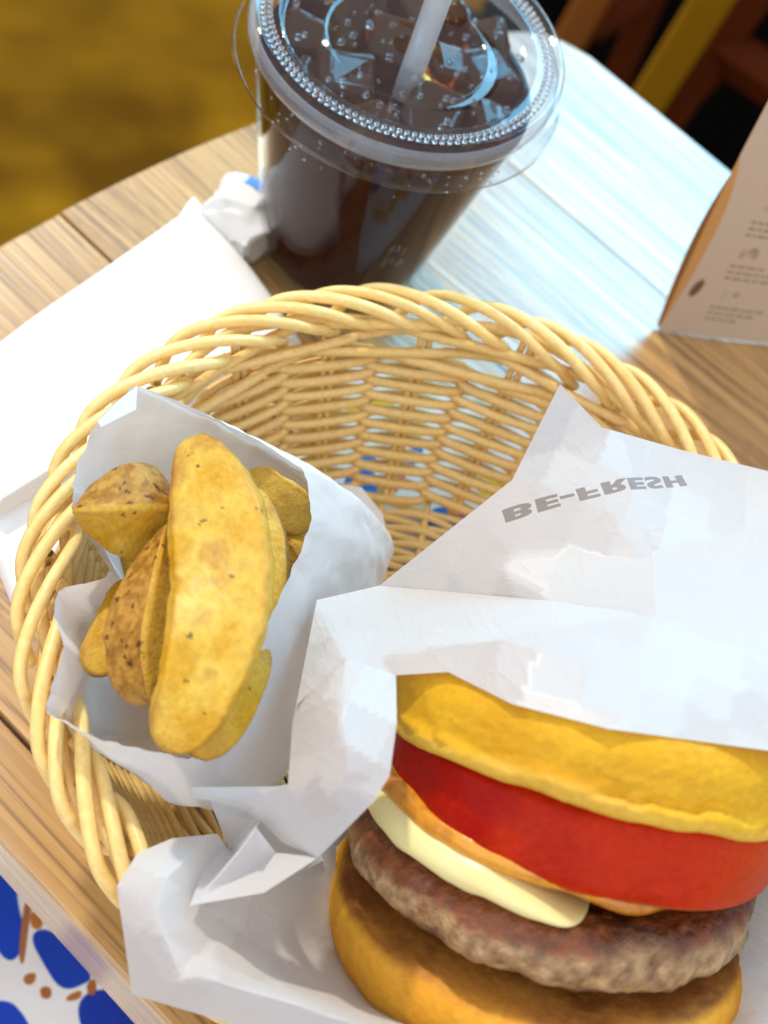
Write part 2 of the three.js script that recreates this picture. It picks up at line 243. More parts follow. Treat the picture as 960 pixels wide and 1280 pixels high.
{
  const S = 512, cv = document.createElement('canvas'); cv.width = cv.height = S; const x = cv.getContext('2d'); x.fillStyle = '#f1ece4'; x.fillRect(0, 0, S, S);
  for (let i = 0; i < 120; i++) { x.fillStyle = ['#1c6fc0', '#2f8fd6', '#e0668a', '#1c6fc0', '#e9bb2e', '#2a7cc8'][i % 6]; x.beginPath(); x.ellipse(rnd() * S, rnd() * S, rr(10, 34), rr(8, 26), rnd() * 3, 0, 7); x.fill(); }
  const t = new THREE.CanvasTexture(cv); t.colorSpace = THREE.SRGBColorSpace;
  const g = sheet(8, 8, (u, v) => V3(0.03 + (u - 0.5) * 0.125, 0.0011, -0.045 + (v - 0.5) * 0.15)); g.rotateY(0);
  solo('printed_sheet', g, std({ map: t, roughness: 0.8, side: THREE.DoubleSide }), V3(0.03, 0.0011, -0.045), 'printed paper sheet with blue and pink blots seen through the basket weave', 'paper sheet');
}

// ------------------------------------------------------------------ basket
const BX = 0.02622, BZ = -0.0038, BR = 0.1032, BH = 0.0642;
{
  const base = V3(BX, 0, BZ), bk = thing('wicker_basket', base, 'round woven wicker basket holding the burger and the bag of potato wedges', 'basket');
  const N = 21, dA = Math.PI * 2 / N;
  const wallR = t => mix(0.070, 0.0990, Math.pow(t, 0.75)), wallY = t => mix(0.006, BH - 0.004, Math.pow(t, 1.12));   // t: 0 at base, 1 under the rim
  const pol = (a, r, y) => V3(BX + r * Math.cos(a), y, BZ + r * Math.sin(a) * (1 + 0.075 * sst(0.1, 1, Math.sin(a)) * sst(-0.55, 0.05, Math.cos(a))));
  const A0 = 0.13;
  const rowsT = []; for (let r = 0; r < 20; r++) rowsT.push([(r + 0.5) / 25.6, 0.00152, 0]); for (let r = 0; r < 5; r++) rowsT.push([0.80 + r * 0.05, 0.00160, 1]);
  rowsT.forEach(([t, rad0, heavy], r) => {
    const R = wallR(t), y = wallY(t), ph = r % 2 ? 0 : Math.PI, wob = rr(0, 9), rad = rad0 * rr(0.94, 1.06);
    const g = tube(s => { const a = s * Math.PI * 2, k = (a - A0) / dA; let o; if (heavy) { const w = Math.cos(2 * Math.PI * (k + r) / 3); o = -0.0012 + 0.0030 * (w > 0 ? Math.pow(w, 1.3) : -Math.pow(-w, 0.6)); } else { const w = Math.cos(Math.PI * k + ph); o = 0.0021 * Math.sign(w) * Math.pow(Math.abs(w), 0.55); } return pol(a, R + o + 0.00025 * noise(a * 5, wob, 1), y + 0.0004 * noise(a * 4, wob, 7)); }, N * 20, rad, 8, false);
    const uv = g.attributes.uv; for (let i = 0; i < uv.count; i++) uv.setXY(i, uv.getX(i) * 30, uv.getY(i));
    part('weaver', g, cane(), bk);
  });
  // with an odd stake count each row ends half a wave off, so rows are one long spiral in the real thing
  for (let i = 0; i < N; i++) for (const s of [-1, 1]) {
    const a = A0 + i * dA + s * 0.0135;
    part('stake', tube(t => pol(a, wallR(t * 1.0) , wallY(t) + (t < 0.02 ? 0 : 0)), 16, 0.0011, 7), cane(), bk);
  }
  // braided border
  const M = 42, dM = Math.PI * 2 / M;
  for (let i = 0; i < M; i++) {
    const jit = rr(-0.15, 0.15), span = 4.7 * dM, r0 = 0.00168 * rr(0.94, 1.06), q = rr(0.94, 1.06);
    const g = rod(t => {
      const al = mix(-62, 262, t) * Math.PI / 180, a = (i + jit) * dM + span * (t - 0.5) * (1 - 0.18 * Math.cos(2 * Math.PI * t));
      return pol(a, BR - 0.0040 + 0.0054 * q * Math.cos(al), BH - 0.0018 + 0.0042 * Math.sin(al) + (t < 0.12 ? -0.004 * (1 - t / 0.12) : 0) - (t > 0.86 ? 0.006 * (t - 0.86) / 0.14 : 0));
    }, 36, r0, 9);
    const uv = g.attributes.uv; for (let k = 0; k < uv.count; k++) uv.setXY(k, uv.getX(k) * 1.6 + i * 0.37, uv.getY(k));
    part('border_strand', g, cane(), bk);
  }
  // woven floor: spokes and rings
  const rings = []; for (let r = 0; r < 24; r++) { const R = 0.006 + r * 0.00275; rings.push(tube(s => { const a = s * Math.PI * 2; return pol(a, R, 0.0042 + 0.0012 * Math.cos(a * 14 + (r % 2) * Math.PI)); }, 150, 0.0012, 6)); }
  for (let i = 0; i < 14; i++) { const a = i * Math.PI / 14 * 1; rings.push(tube(t => pol(a, mix(-0.071, 0.071, t), 0.0042), 8, 0.0011, 6)); }
  part('woven_base', mergeGeometries(rings), wicker, bk);
}

// ------------------------------------------------------------------ iced drink cup
{
  const CX = -0.0532, CZ = -0.1577, H = 0.0982, rb = 0.0283, rt = 0.0445;
  const at = (x, y, z) => V3(CX + x, y, CZ + z);
  const lathe = (pts, n = 128) => { const g = new THREE.LatheGeometry(pts.map(p => new THREE.Vector2(p[0], p[1])), n); g.translate(CX, 0, CZ); return g; };
  const cup = thing('iced_drink_cup', V3(CX, 0, CZ), 'clear plastic cup of dark iced drink with a clear flat lid', 'drink cup');
  const body = [[0.001, 0.0035], [rb - 0.004, 0.003], [rb - 0.0015, 0.0008], [rb, 0.002], [rb + 0.0004, 0.004]];
  for (let k = 1; k <= 12; k++) body.push([mix(rb + 0.0004, rt, k / 12), mix(0.004, H - 0.010, k / 12)]);
  part('cup_body', lathe(body), clear, cup);
  const lv = H - 0.0165, rl = mix(rb, rt, 0.93) - 0.0011;
  const liq = [[0.0005, 0.0046], [rb - 0.0022, 0.0046], [rb - 0.0007, 0.007]]; for (let k = 1; k <= 8; k++) liq.push([mix(rb - 0.0007, rl, k / 8), mix(0.007, lv, k / 8)]); liq.push([rl - 0.001, lv - 0.0006], [0.0005, lv - 0.0008]);
  part('iced_drink', lathe(liq), phys({ color: rgb(0.026, 0.0042, 0.0018), roughness: 0.06, specularIntensity: 0.15 }), cup);
  const iceM = phys({ color: rgb(0.72, 0.36, 0.11), roughness: 0.05, transmission: 0.955, thickness: 0.02, ior: 1.31, attenuationColor: rgb(0.86, 0.50, 0.18), attenuationDistance: 0.022 });
  const ice = [];
  for (const [x, z, s, y] of [[-0.02, -0.012, 0.019, 0.006], [0.002, -0.024, 0.020, 0.007], [0.024, -0.010, 0.018, 0.006], [0.016, 0.014, 0.017, 0.005], [-0.012, 0.016, 0.018, 0.005], [-0.004, -0.004, 0.017, 0.0065], [-0.029, 0.008, 0.014, 0.005], [0.030, 0.008, 0.013, 0.005], [0.012, -0.004, 0.013, 0.008], [0.002, 0.027, 0.013, 0.004], [-0.022, 0.022, 0.011, 0.004], [0.020, -0.026, 0.013, 0.006]]) {
    let g = new RoundedBoxGeometry(s, s * 0.9, s * 0.95, 4, s * 0.22); const p = g.attributes.position; for (let i = 0; i < p.count; i++) { const k = 1 + 0.34 * fbm(p.getX(i) * 110 + x * 900, p.getY(i) * 120, p.getZ(i) * 120, 2); p.setXYZ(i, p.getX(i) * k, p.getY(i) * k, p.getZ(i) * k); } g.computeVertexNormals();
    g.rotateX(rr(-0.6, 0.6)); g.rotateY(rr(0, 3)); g.rotateZ(rr(-0.5, 0.5)); g.translate(CX + x, lv + y - s * 0.22, CZ + z); part('ice_cube', g, iceM, cup);
  }
  const T = H;                     // flat lid with raised rolled rim
  const lidPts = [[0.0495, T - 0.0135], [0.0508, T - 0.0132], [0.0502, T - 0.011], [0.0492, T - 0.0088], [0.0483, T - 0.006], [0.0479, T - 0.003], [0.0475, T - 0.0010], [0.0464, T + 0.0004], [0.0452, T + 0.0002], [0.0444, T - 0.0008], [0.0402, T - 0.0013], [0.0392, T - 0.0004], [0.0384, T - 0.0008], [0.0378, T - 0.0040], [0.0365, T - 0.0052], [0.0260, T - 0.0054], [0.0252, T - 0.0046], [0.0244, T - 0.0046], [0.0236, T - 0.0054], [0.0042, T - 0.0054]];
  const lid = part('lid', lathe(lidPts, 160), lidPlastic, cup);
  const skirt = lathe([[0.0448, H - 0.0105], [0.0462, H - 0.0088], [0.0472, H - 0.0062], [0.0466, H - 0.004], [0.0452, H - 0.0032]], 160); part('cup_rim', skirt, phys({ color: rgb(0.9, 0.93, 0.96), roughness: 0.15, transmission: 0.82, thickness: 0, ior: 1.5, side: THREE.DoubleSide }), cup);
  const beads = []; for (let r = 0; r < 2; r++) for (let i = 0; i < 120; i++) { const a = (i + r * 0.5) / 120 * Math.PI * 2, R = 0.0434 - r * 0.0019, s = new THREE.SphereGeometry(0.00085, 8, 6); s.scale(1, 0.75, 1); s.translate(CX + R * Math.cos(a), T - 0.0010 + 0.0003, CZ + R * Math.sin(a)); beads.push(s); }
  part('embossed_ring', mergeGeometries(beads), phys({ color: rgb(0.97, 0.98, 1), roughness: 0.05, transmission: 1, thickness: 0.002, ior: 1.5 }), lid).userData.kind = 'stuff';
  // condensation on the lid
  const dr = []; for (let i = 0; i < 90; i++) { const a = rr(0, 6.283), R = 0.036 * Math.sqrt(rnd()), s = new THREE.SphereGeometry(rr(0.0004, 0.0012), 8, 6); s.translate(CX + R * Math.cos(a), T - 0.0058, CZ + R * Math.sin(a)); dr.push(s); }
  for (let i = 0; i < 40; i++) { const a = rr(0.2, 2.9), y = rr(T - 0.03, T - 0.012), R = mix(rb, rt, (y - 0.004) / (T - 0.014)) + 0.0002, s = new THREE.SphereGeometry(rr(0.0003, 0.0007), 8, 6); s.translate(CX + R * Math.cos(a), y, CZ + R * Math.sin(a)); dr.push(s); }
  part('water_drops', mergeGeometries(dr), phys({ color: rgb(1, 1, 1), roughness: 0.01, transmission: 1, thickness: 0.002, ior: 1.33 }), lid).userData.kind = 'stuff';
  // moulded marks
  const mk = []; const rec = P(600, 66, T - 0.0050).sub(V3(CX, 0, CZ)); for (const [w, d] of [[0.0075, 0.0045], [0.0035, 0.002]]) { const c = [[-w / 2, -d / 2], [w / 2, -d / 2], [w / 2, d / 2], [-w / 2, d / 2], [-w / 2, -d / 2]].map(([a, b]) => at(rec.x + a * 0.9 + b * 0.4, T - 0.0052, rec.z + a * 0.4 - b * 0.9)); for (let i = 0; i < 4; i++) mk.push(rod(line(c[i], c[i + 1]), 3, 0.0004, 6)); }
  part('moulded_mark', mergeGeometries(mk), clear, lid);
  // faint moulded letters low on the cup wall
  { const wall = (a, y) => { const r = mix(rb + 0.0004, rt, (y - 0.004) / (H - 0.014)) + 0.0002; return at(r * Math.cos(a), y, r * Math.sin(a)); };
    let best = [9, 0, 0]; for (let a = 0.4; a < 2.4; a += 0.01) for (let y = 0.01; y < 0.06; y += 0.0005) { const w = wall(a, y).sub(EYE), dz = w.dot(FW), X = 480 + F * w.dot(R2) / dz, Y = 640 - F * w.dot(U2) / dz, e = Math.hypot(X - 497, Y - 320); if (e < best[0] || best[0] === 9) best = [e, a, y]; }
    const [, a0, y0] = best, g = [], st = (c, r, pts) => { const q = pts.map(([x2, y2]) => wall(a0 - (c * 0.0042 + x2 * 0.003 - 0.0035) / 0.036, y0 + (r ? -0.0062 : 0.0008) + y2 * 0.005)); for (let i = 0; i < q.length - 1; i++) g.push(rod(line(q[i], q[i + 1]), 2, 0.00022, 6)); };
    const Pp = [[0, 0], [0, 1], [0.8, 1], [0.9, 0.75], [0.8, 0.5], [0, 0.5]]; st(0, 0, Pp); st(1, 0, [[0.2, 0], [0.2, 0.65]]); st(0, 1, Pp); st(1, 1, [[0.9, 0.05], [0.2, 0.05], [0.1, 0.4], [0.5, 0.7], [0.9, 0.4], [0.1, 0.38]]);
    part('moulded_mark', mergeGeometries(g), lidPlastic, cup); }
  // straw
  const sp = P(520, 78, T - 0.005); const sx = sp.x - CX, sz = sp.z - CZ;
  part('straw', tube(line(at(sx * 0.8, 0.02, sz * 0.8 + 0.004), at(sx + 0.001, T + 0.09, sz - 0.004)), 10, 0.0036, 24), phys({ color: rgb(0.90, 0.92, 0.95), roughness: 0.28, transmission: 0.82, thickness: 0, side: THREE.DoubleSide }), cup);
}

// ------------------------------------------------------------------ menu card
{
  const S = 1024, cv = document.createElement('canvas'); cv.width = S; cv.height = S; const x = cv.getContext('2d');
  x.fillStyle = '#bfa890'; x.fillRect(0, 0, S, S); x.fillStyle = '#c08a4e'; x.beginPath(); x.moveTo(0, 600); x.quadraticCurveTo(60, 720, 8, 980); x.lineTo(0, 1024); x.fill(); x.fillStyle = '#3b2a22';
  x.save(); x.fillStyle = '#4a3a34'; x.fillRect(330, 470, 300, 74); x.restore();
  x.fillStyle = '#cfc4cc'; x.fillRect(80, 340, 900, 60);
  x.fillStyle = '#5a463c'; for (const [a, b, w, h] of [[420, 60, 420, 190]]) { x.beginPath(); x.ellipse(a + w / 2, b + h / 2, w / 2, h / 2, 0, 0, 7); x.fill(); } x.fillStyle = '#b26a4a'; x.beginPath(); x.ellipse(560, 180, 90, 60, 0, 0, 7); x.fill();
  for (let r = 0; r < 4; r++) for (let c = 0; c < 4; c++) { const X = 110 + c * 225, Y = 600 + r * 105; for (let k = 0; k < 9; k++) { x.fillStyle = ['#b08a74', '#a3a37c', '#b89a80', '#9a8468', '#c0a890'][Math.floor(rnd() * 5)]; x.beginPath(); x.ellipse(X + 36 + rr(-22, 22), Y + rr(-10, 10), rr(5, 13), rr(4, 9), rnd() * 3, 0, 7); x.fill(); } x.fillStyle = '#86705f'; for (let k = 0; k < 3; k++) { let w = X; while (w < X + 150 - 35 * ((k + r) % 3)) { const l = rr(8, 26); x.fillRect(w, Y + 28 + k * 15, l, 5); w += l + 5; } } }
  x.fillStyle = '#6a4a30'; x.beginPath(); x.ellipse(52, 905, 12, 24, 0.4, 0, 7); x.fill();
  const t = new THREE.CanvasTexture(cv); t.colorSpace = THREE.SRGBColorSpace;
  const A = P(822, 413, 0.001), Bd = P(960, 421, 0.001).sub(A).setY(0).normalize(), W = 0.14, Hh = 0.19, nrm = V3(Bd.z, 0, -Bd.x).multiplyScalar(-1);
  const card = thing('menu_card', A, 'folded menu card with small print and pictures standing on the table', 'menu');
  const bow = (u, v) => nrm.clone().multiplyScalar(0.004 * Math.sin(u * Math.PI) - 0.022 * v);
  const front = sheet(24, 24, (u, v) => A.clone().addScaledVector(Bd, u * W - 0.004 * Math.sin(v * 3.1)).setY(0.001 + v * Hh).add(bow(u, v)));
  part('front_panel', front, std({ map: t, roughness: 0.55, side: THREE.DoubleSide }), card);
  const back = sheet(12, 24, (u, v) => A.clone().addScaledVector(Bd, u * W * 0.8 - 0.0008 * Math.sin(v * 2.8) * (1 - u)).setY(0.001 + v * Hh * 0.40).add(bow(u, v * 0.40)).addScaledVector(nrm, -0.002 - 0.0045 * Math.sin(v * Math.PI * 0.9)));
  part('back_panel', back, std({ color: rgb(0.52, 0.27, 0.085), roughness: 0.6, side: THREE.DoubleSide }), card);
}

// ------------------------------------------------------------------ burger
const layerFrame = (px, py, y, slope, e) => {
  const c = P(px, py, y + 0.010), v = c.clone().sub(EYE).normalize(), r = R2.clone().addScaledVector(v, -R2.dot(v)).normalize(), u = r.clone().cross(v).normalize();
  const s = slope * Math.PI / 180, el = e * Math.PI / 180, X = r.clone().multiplyScalar(Math.cos(s)).addScaledVector(u, -Math.sin(s)), A = r.clone().multiplyScalar(Math.sin(s)).addScaledVector(u, Math.cos(s));
  const Y = A.multiplyScalar(Math.cos(el)).addScaledVector(v, -Math.sin(el)), Z = X.clone().cross(Y);
  return new THREE.Matrix4().makeBasis(X, Y, Z).setPosition(c);
};
// a turned body: profile [r, y] points smoothed, displaced by d(x, y, z, a), coloured by c
function turned(prof, nu, nv, d, color, a0 = 0, a1 = Math.PI * 2) {
  const cur = new THREE.CatmullRomCurve3(prof.map(p => V3(p[0], p[1], 0)), false, 'centripetal');
  const pts = cur.getSpacedPoints(nv), full = a1 - a0 > 6.28;
  return sheet(nu, nv, (u, v) => { const a = mix(a0, a1, u), p = pts[Math.round(v * nv)], q = pts[Math.min(nv, Math.round(v * nv) + 1)], o = pts[Math.max(0, Math.round(v * nv) - 1)]; let tx = q.x - o.x, ty = q.y - o.y, l = Math.hypot(tx, ty) || 1; let nx = ty / l, ny = -tx / l; if (nx * (1) + ny * 0 < 0 && Math.abs(nx) > 0.5) { nx = -nx; ny = -ny; }
    const X = p.x * Math.cos(a), Z = p.x * Math.sin(a), k = d ? d(X, p.y, Z, a, v) : [0, 0]; const r = Math.max(0, p.x + nx * k[0] + (k[1] || 0)); return V3(r * Math.cos(a), p.y + ny * k[0] + (k[2] || 0), r * Math.sin(a)); },
    { closeU: full, color: (u, v, p) => color(p, mix(a0, a1, u), v) });
}
const BUN = layerFrame(679, 1106, 0.045, 15, 35);
{
  const burger = thing('hamburger', V3(0.08, 0.004, 0.03), 'hamburger with thick tomato slice, white cheese and beef patty in white paper', 'hamburger');
  const put = (name, g, M, m) => { g.applyMatrix4(M); return part(name, g, m, burger); };
  // lower bun: origin on its toasted top face
  let g = turned([[0.001, 0], [0.02, 0], [0.040, 0.0002], [0.0465, -0.0008], [0.0488, -0.003], [0.0500, -0.0075], [0.0492, -0.013], [0.0455, -0.019], [0.038, -0.0225], [0.02, -0.0235], [0.001, -0.0238]], 220, 140,
    (x, y, z) => [0.0005 * fbm(x * 90, y * 90, z * 90, 4) + 0.0009 * fbm(x * 25, y * 25, z * 25, 2) + 0.00012 * noise(x * 900, y * 900, z * 900)],
    (p) => { const r = Math.hypot(p.x, p.z), n = fbm(p.x * 70, p.y * 70, p.z * 70, 4), f = noise(p.x * 700, p.y * 700, p.z * 700); const t = sst(-0.0026, -0.0004, p.y + n * 0.0016) ; const toast = mix3([0.50, 0.20, 0.032], [0.26, 0.085, 0.015], clamp(0.5 + n * 1.6 + f * 0.3)); const crust = mix3([0.78, 0.33, 0.018], [0.90, 0.47, 0.045], clamp(0.55 + n * 0.9 + f * 0.22)); const deep = mix3(crust, [0.72, 0.28, 0.014], sst(-0.010, -0.022, p.y)); return mix3(deep, toast, t); });
  put('bottom_bun', g, BUN, fine(crumbT, 9, 4, 0.00012, { roughness: 0.62, sheen: 0.15, specularIntensity: 0.5 }));
  // patty
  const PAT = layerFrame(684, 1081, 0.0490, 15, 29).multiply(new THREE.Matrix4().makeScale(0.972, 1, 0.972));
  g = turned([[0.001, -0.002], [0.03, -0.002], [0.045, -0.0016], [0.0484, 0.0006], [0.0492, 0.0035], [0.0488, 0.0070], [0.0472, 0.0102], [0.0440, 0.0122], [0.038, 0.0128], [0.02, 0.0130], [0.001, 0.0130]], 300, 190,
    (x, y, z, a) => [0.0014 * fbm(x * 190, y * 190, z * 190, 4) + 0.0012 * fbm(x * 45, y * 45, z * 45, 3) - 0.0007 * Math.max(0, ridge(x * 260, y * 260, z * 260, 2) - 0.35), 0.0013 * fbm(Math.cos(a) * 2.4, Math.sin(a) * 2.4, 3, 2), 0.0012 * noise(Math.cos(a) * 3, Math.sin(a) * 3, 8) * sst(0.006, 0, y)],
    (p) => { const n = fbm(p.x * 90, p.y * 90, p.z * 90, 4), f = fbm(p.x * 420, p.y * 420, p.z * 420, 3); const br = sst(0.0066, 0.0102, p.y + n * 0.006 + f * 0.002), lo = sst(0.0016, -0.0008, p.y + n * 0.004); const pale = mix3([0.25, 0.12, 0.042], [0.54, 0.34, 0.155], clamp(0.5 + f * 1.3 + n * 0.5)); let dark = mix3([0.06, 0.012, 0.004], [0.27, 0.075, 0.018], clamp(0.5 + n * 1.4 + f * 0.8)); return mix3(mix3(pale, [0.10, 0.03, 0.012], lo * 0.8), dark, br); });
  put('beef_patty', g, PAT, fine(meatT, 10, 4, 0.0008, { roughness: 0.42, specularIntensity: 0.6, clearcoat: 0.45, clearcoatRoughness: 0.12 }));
  // cheese: rounded slab over the left front part of the patty
  const CH = PAT.clone().multiply(new THREE.Matrix4().makeTranslation(-0.001, 0.0128, 0.0035));
  g = turned([[0.012, 0.0], [0.034, -0.0006], [0.0428, 0.0002], [0.0456, 0.0022], [0.0460, 0.0046], [0.0448, 0.0070], [0.0410, 0.0085], [0.030, 0.0090], [0.012, 0.0092]], 160, 70,
    (x, y, z, a) => [0.0003 * fbm(x * 40, y * 40, z * 40, 2), 0.0012 * fbm(Math.cos(a) * 2, Math.sin(a) * 2, 5, 2) - 0.016 * sst(1.50, 1.14, a) ** 2, -0.92 * y * (1 - sst(1.12, 1.95, a)) - 0.0012 * fbm(Math.cos(a) * 5, Math.sin(a) * 5, 3, 2) * sst(0.004, 0, y)],
    (p) => { const n = fbm(p.x * 50, p.y * 50, p.z * 50, 3); return mix3([0.86, 0.76, 0.36], [0.80, 0.66, 0.26], clamp(0.5 + n)); }, 1.15, 3.75);
  put('cheese', g, CH, vc({ roughness: 0.35, clearcoat: 0.3, clearcoatRoughness: 0.3, side: THREE.DoubleSide }));
  // sauce
  const SA = PAT.clone().multiply(new THREE.Matrix4().makeTranslation(0.0002, 0.0186, 0.0034));
  g = turned([[0.001, 0.006], [0.02, 0.0072], [0.034, 0.0072], [0.0405, 0.0066], [0.0432, 0.0048], [0.0436, 0.0026], [0.0405, 0.0004], [0.02, 0]], 200, 70,
    (x, y, z, a) => [0.0006 * fbm(x * 110, y * 110, z * 110, 3), 0.0020 * fbm(Math.cos(a) * 2.6, Math.sin(a) * 2.6, 15, 3) + 0.0022 * sst(2.2, 3.1, a) - 0.004 * sst(1.3, 0.9, a), -0.006 * sst(1.5, 0.9, a) + 0.0005 * sst(2.4, 3.2, a)],
    (p) => { const n = fbm(p.x * 60, p.y * 60, p.z * 60, 3), f = fbm(p.x * 500, p.y * 500, p.z * 500, 2); return mix3([0.78, 0.33, 0.012], [0.48, 0.14, 0.006], clamp(0.35 + n * 1.1 + f * 0.8)); });
  put('sauce', g, SA, fine(crumbT, 8, 3, 0.00012, { roughness: 0.3, clearcoat: 0.5, clearcoatRoughness: 0.1 }));
  // tomato
  const TO = layerFrame(711, 1040, 0.060, 15.8, 16.5);
  g = turned([[0.001, 0], [0.03, 0], [0.0415, 0.0004], [0.0440, 0.0022], [0.0453, 0.0070], [0.0457, 0.0120], [0.0450, 0.0175], [0.0425, 0.0196], [0.03, 0.0200], [0.001, 0.0200]], 240, 120,
    (x, y, z, a) => [0.00022 * fbm(x * 60, y * 60, z * 60, 3) + 0.00006 * noise(x * 1500, y * 1500, z * 1500), 0.0009 * fbm(Math.cos(a) * 1.6, Math.sin(a) * 1.6, 25, 2) - 0.0012 * Math.max(0, Math.cos(a * 5 + 0.5)) ** 3],
    (p) => { const n = fbm(p.x * 50, p.y * 50, p.z * 50, 3), f = noise(p.x * 1300, p.y * 1300, p.z * 1300); const e = sst(0.0020, 0.0004, p.y); const c = mix3([0.40, 0.006, 0.001], [0.54, 0.026, 0.002], clamp(0.45 + n * 1.7 + f * 0.22)); return mix3(mix3(c, [0.60, 0.075, 0.006], sst(0.022, 0.046, p.x) * 0.7), [0.62, 0.19, 0.04], e * 0.7); });
  put('tomato_slice', g, TO, fine(fleshT, 9, 3, 0.00012, { roughness: 0.4, specularIntensity: 0.2, clearcoat: 0.05, clearcoatRoughness: 0.12 }));
  // upper bun
  const TBN = layerFrame(728, 966, 0.0720, 16, 9);
  g = turned([[0.001, 0], [0.03, 0], [0.0440, 0.0004], [0.0468, 0.0018], [0.0474, 0.0040], [0.0468, 0.0062], [0.0472, 0.0092], [0.0474, 0.0130], [0.0452, 0.0180], [0.0395, 0.0222], [0.029, 0.0252], [0.015, 0.0267], [0.001, 0.0270]], 320, 200,
    (x, y, z, a) => { const fold = 0.0050 + 0.0048 * fbm(Math.cos(a) * 5, Math.sin(a) * 5, 2, 4); const gr = Math.exp(-(((y - fold) / 0.0008) ** 2)) * (0.5 + 0.9 * noise(Math.cos(a) * 7, Math.sin(a) * 7, 6)); const wr = ridge(x * 120, y * 170, z * 120, 3) * sst(0.011, 0.006, y) * sst(0.002, 0.004, y); return [0.00022 * fbm(x * 70, y * 70, z * 70, 3) + 0.00015 * fbm(x * 18, y * 18, z * 18, 2) - 0.0012 * gr + 0.0007 * wr + 0.0001 * noise(x * 900, y * 900, z * 900), 0.0004 * fbm(Math.cos(a) * 2, Math.sin(a) * 2, 31, 2), 0.0006 * noise(Math.cos(a) * 5, Math.sin(a) * 5, 4) * sst(0.004, 0, y)]; },
    (p, a) => { const n = fbm(p.x * 60, p.y * 60, p.z * 60, 4), f = noise(p.x * 800, p.y * 800, p.z * 800); const lip = sst(0.0050, 0.0022, p.y + n * 0.002); const c = mix3([0.70, 0.35, 0.004], [0.82, 0.48, 0.014], clamp(0.5 + n * 1.1 + f * 0.12)); const top = mix3(c, [0.68, 0.29, 0.006], sst(0.012, 0.026, p.y + n * 0.008) * 0.8); return mix3(top, [0.84, 0.56, 0.09], lip * 0.6); });
  put('top_bun', g, TBN, fine(crumbT, 9, 4, 0.00012, { roughness: 0.58, specularIntensity: 0.5, clearcoat: 0.12, clearcoatRoughness: 0.5 }));
}

// ------------------------------------------------------------------ creased paper sheets
function creased(verts, tris, sub, amp = 0.0006, off = 0, soft = 12) {
  // returns { geo, at(px, py) } : facets between survey points, each dimpled a little
  const disp = (px, py) => amp * (1.4 * fbm(px / 90, py / 90, off + 3, 3) + 0.6 * (ridge(px / 75, py / 75, off + 8, 2) - 0.4));
  const point = (px, py, y) => { const v = rayAt(px, py).normalize(); return P(px, py, y).addScaledVector(v, -disp(px, py)); };
  const pos = [], uv = [];
  for (const [a, b, c] of tris) {
    const A = verts[a], B = verts[b], C = verts[c], n = sub;
    const pt = (i, j) => { const s = i / n, t = j / n, r = 1 - s - t; return [A[0] * r + B[0] * s + C[0] * t, A[1] * r + B[1] * s + C[1] * t, A[2] * r + B[2] * s + C[2] * t]; };
    const tri = (p, q, r) => { for (const k of [p, q, r]) { const w = point(...k); pos.push(w.x, w.y, w.z); uv.push(k[0] / 300, k[1] / 300); } };
    for (let i = 0; i < n; i++) for (let j = 0; j < n - i; j++) { tri(pt(i, j), pt(i, j + 1), pt(i + 1, j)); if (j < n - i - 1) tri(pt(i + 1, j), pt(i, j + 1), pt(i + 1, j + 1)); }
  }
  let g = new THREE.BufferGeometry(); g.setAttribute('position', new THREE.Float32BufferAttribute(pos, 3)); g.setAttribute('uv', new THREE.Float32BufferAttribute(uv, 2));
  const uvs = g.attributes.uv.array; g.deleteAttribute('uv'); g = mergeVertices(g, 2e-6);
  { const p = g.attributes.position, ix = g.index.array, nb = Array.from({ length: p.count }, () => new Map()); const add = (a, b) => nb[a].set(b, (nb[a].get(b) || 0) + 1);
    for (let k = 0; k < ix.length; k += 3) for (let e = 0; e < 3; e++) { const a = ix[k + e], b = ix[k + (e + 1) % 3]; add(a, b); add(b, a); }
    for (let it = 0; it < soft; it++) { const q = p.array.slice(); for (let i = 0; i < p.count; i++) { let n = 0, x = 0, y = 0, z = 0, edge = false; for (const [j, c] of nb[i]) { if (c < 2) edge = true; n++; x += q[j * 3]; y += q[j * 3 + 1]; z += q[j * 3 + 2]; } if (!edge && n) p.setXYZ(i, mix(q[i * 3], x / n, 0.5), mix(q[i * 3 + 1], y / n, 0.5), mix(q[i * 3 + 2], z / n, 0.5)); } } }
  g = toCreasedNormals(g, 0.6); g.setAttribute('uv', new THREE.Float32BufferAttribute(uvs, 2));
  const at = (px, py, lift) => { for (const [a, b, c] of tris) { const A = verts[a], B = verts[b], C = verts[c], d = (B[1] - C[1]) * (A[0] - C[0]) + (C[0] - B[0]) * (A[1] - C[1]); const s = ((B[1] - C[1]) * (px - C[0]) + (C[0] - B[0]) * (py - C[1])) / d, t = ((C[1] - A[1]) * (px - C[0]) + (A[0] - C[0]) * (py - C[1])) / d, r = 1 - s - t; if (s >= -0.01 && t >= -0.01 && r >= -0.01) return point(px, py, A[2] * s + B[2] * t + C[2] * r).addScaledVector(rayAt(px, py).normalize(), -lift); } return P(px, py, 0.07); };
  return { g, at };
}
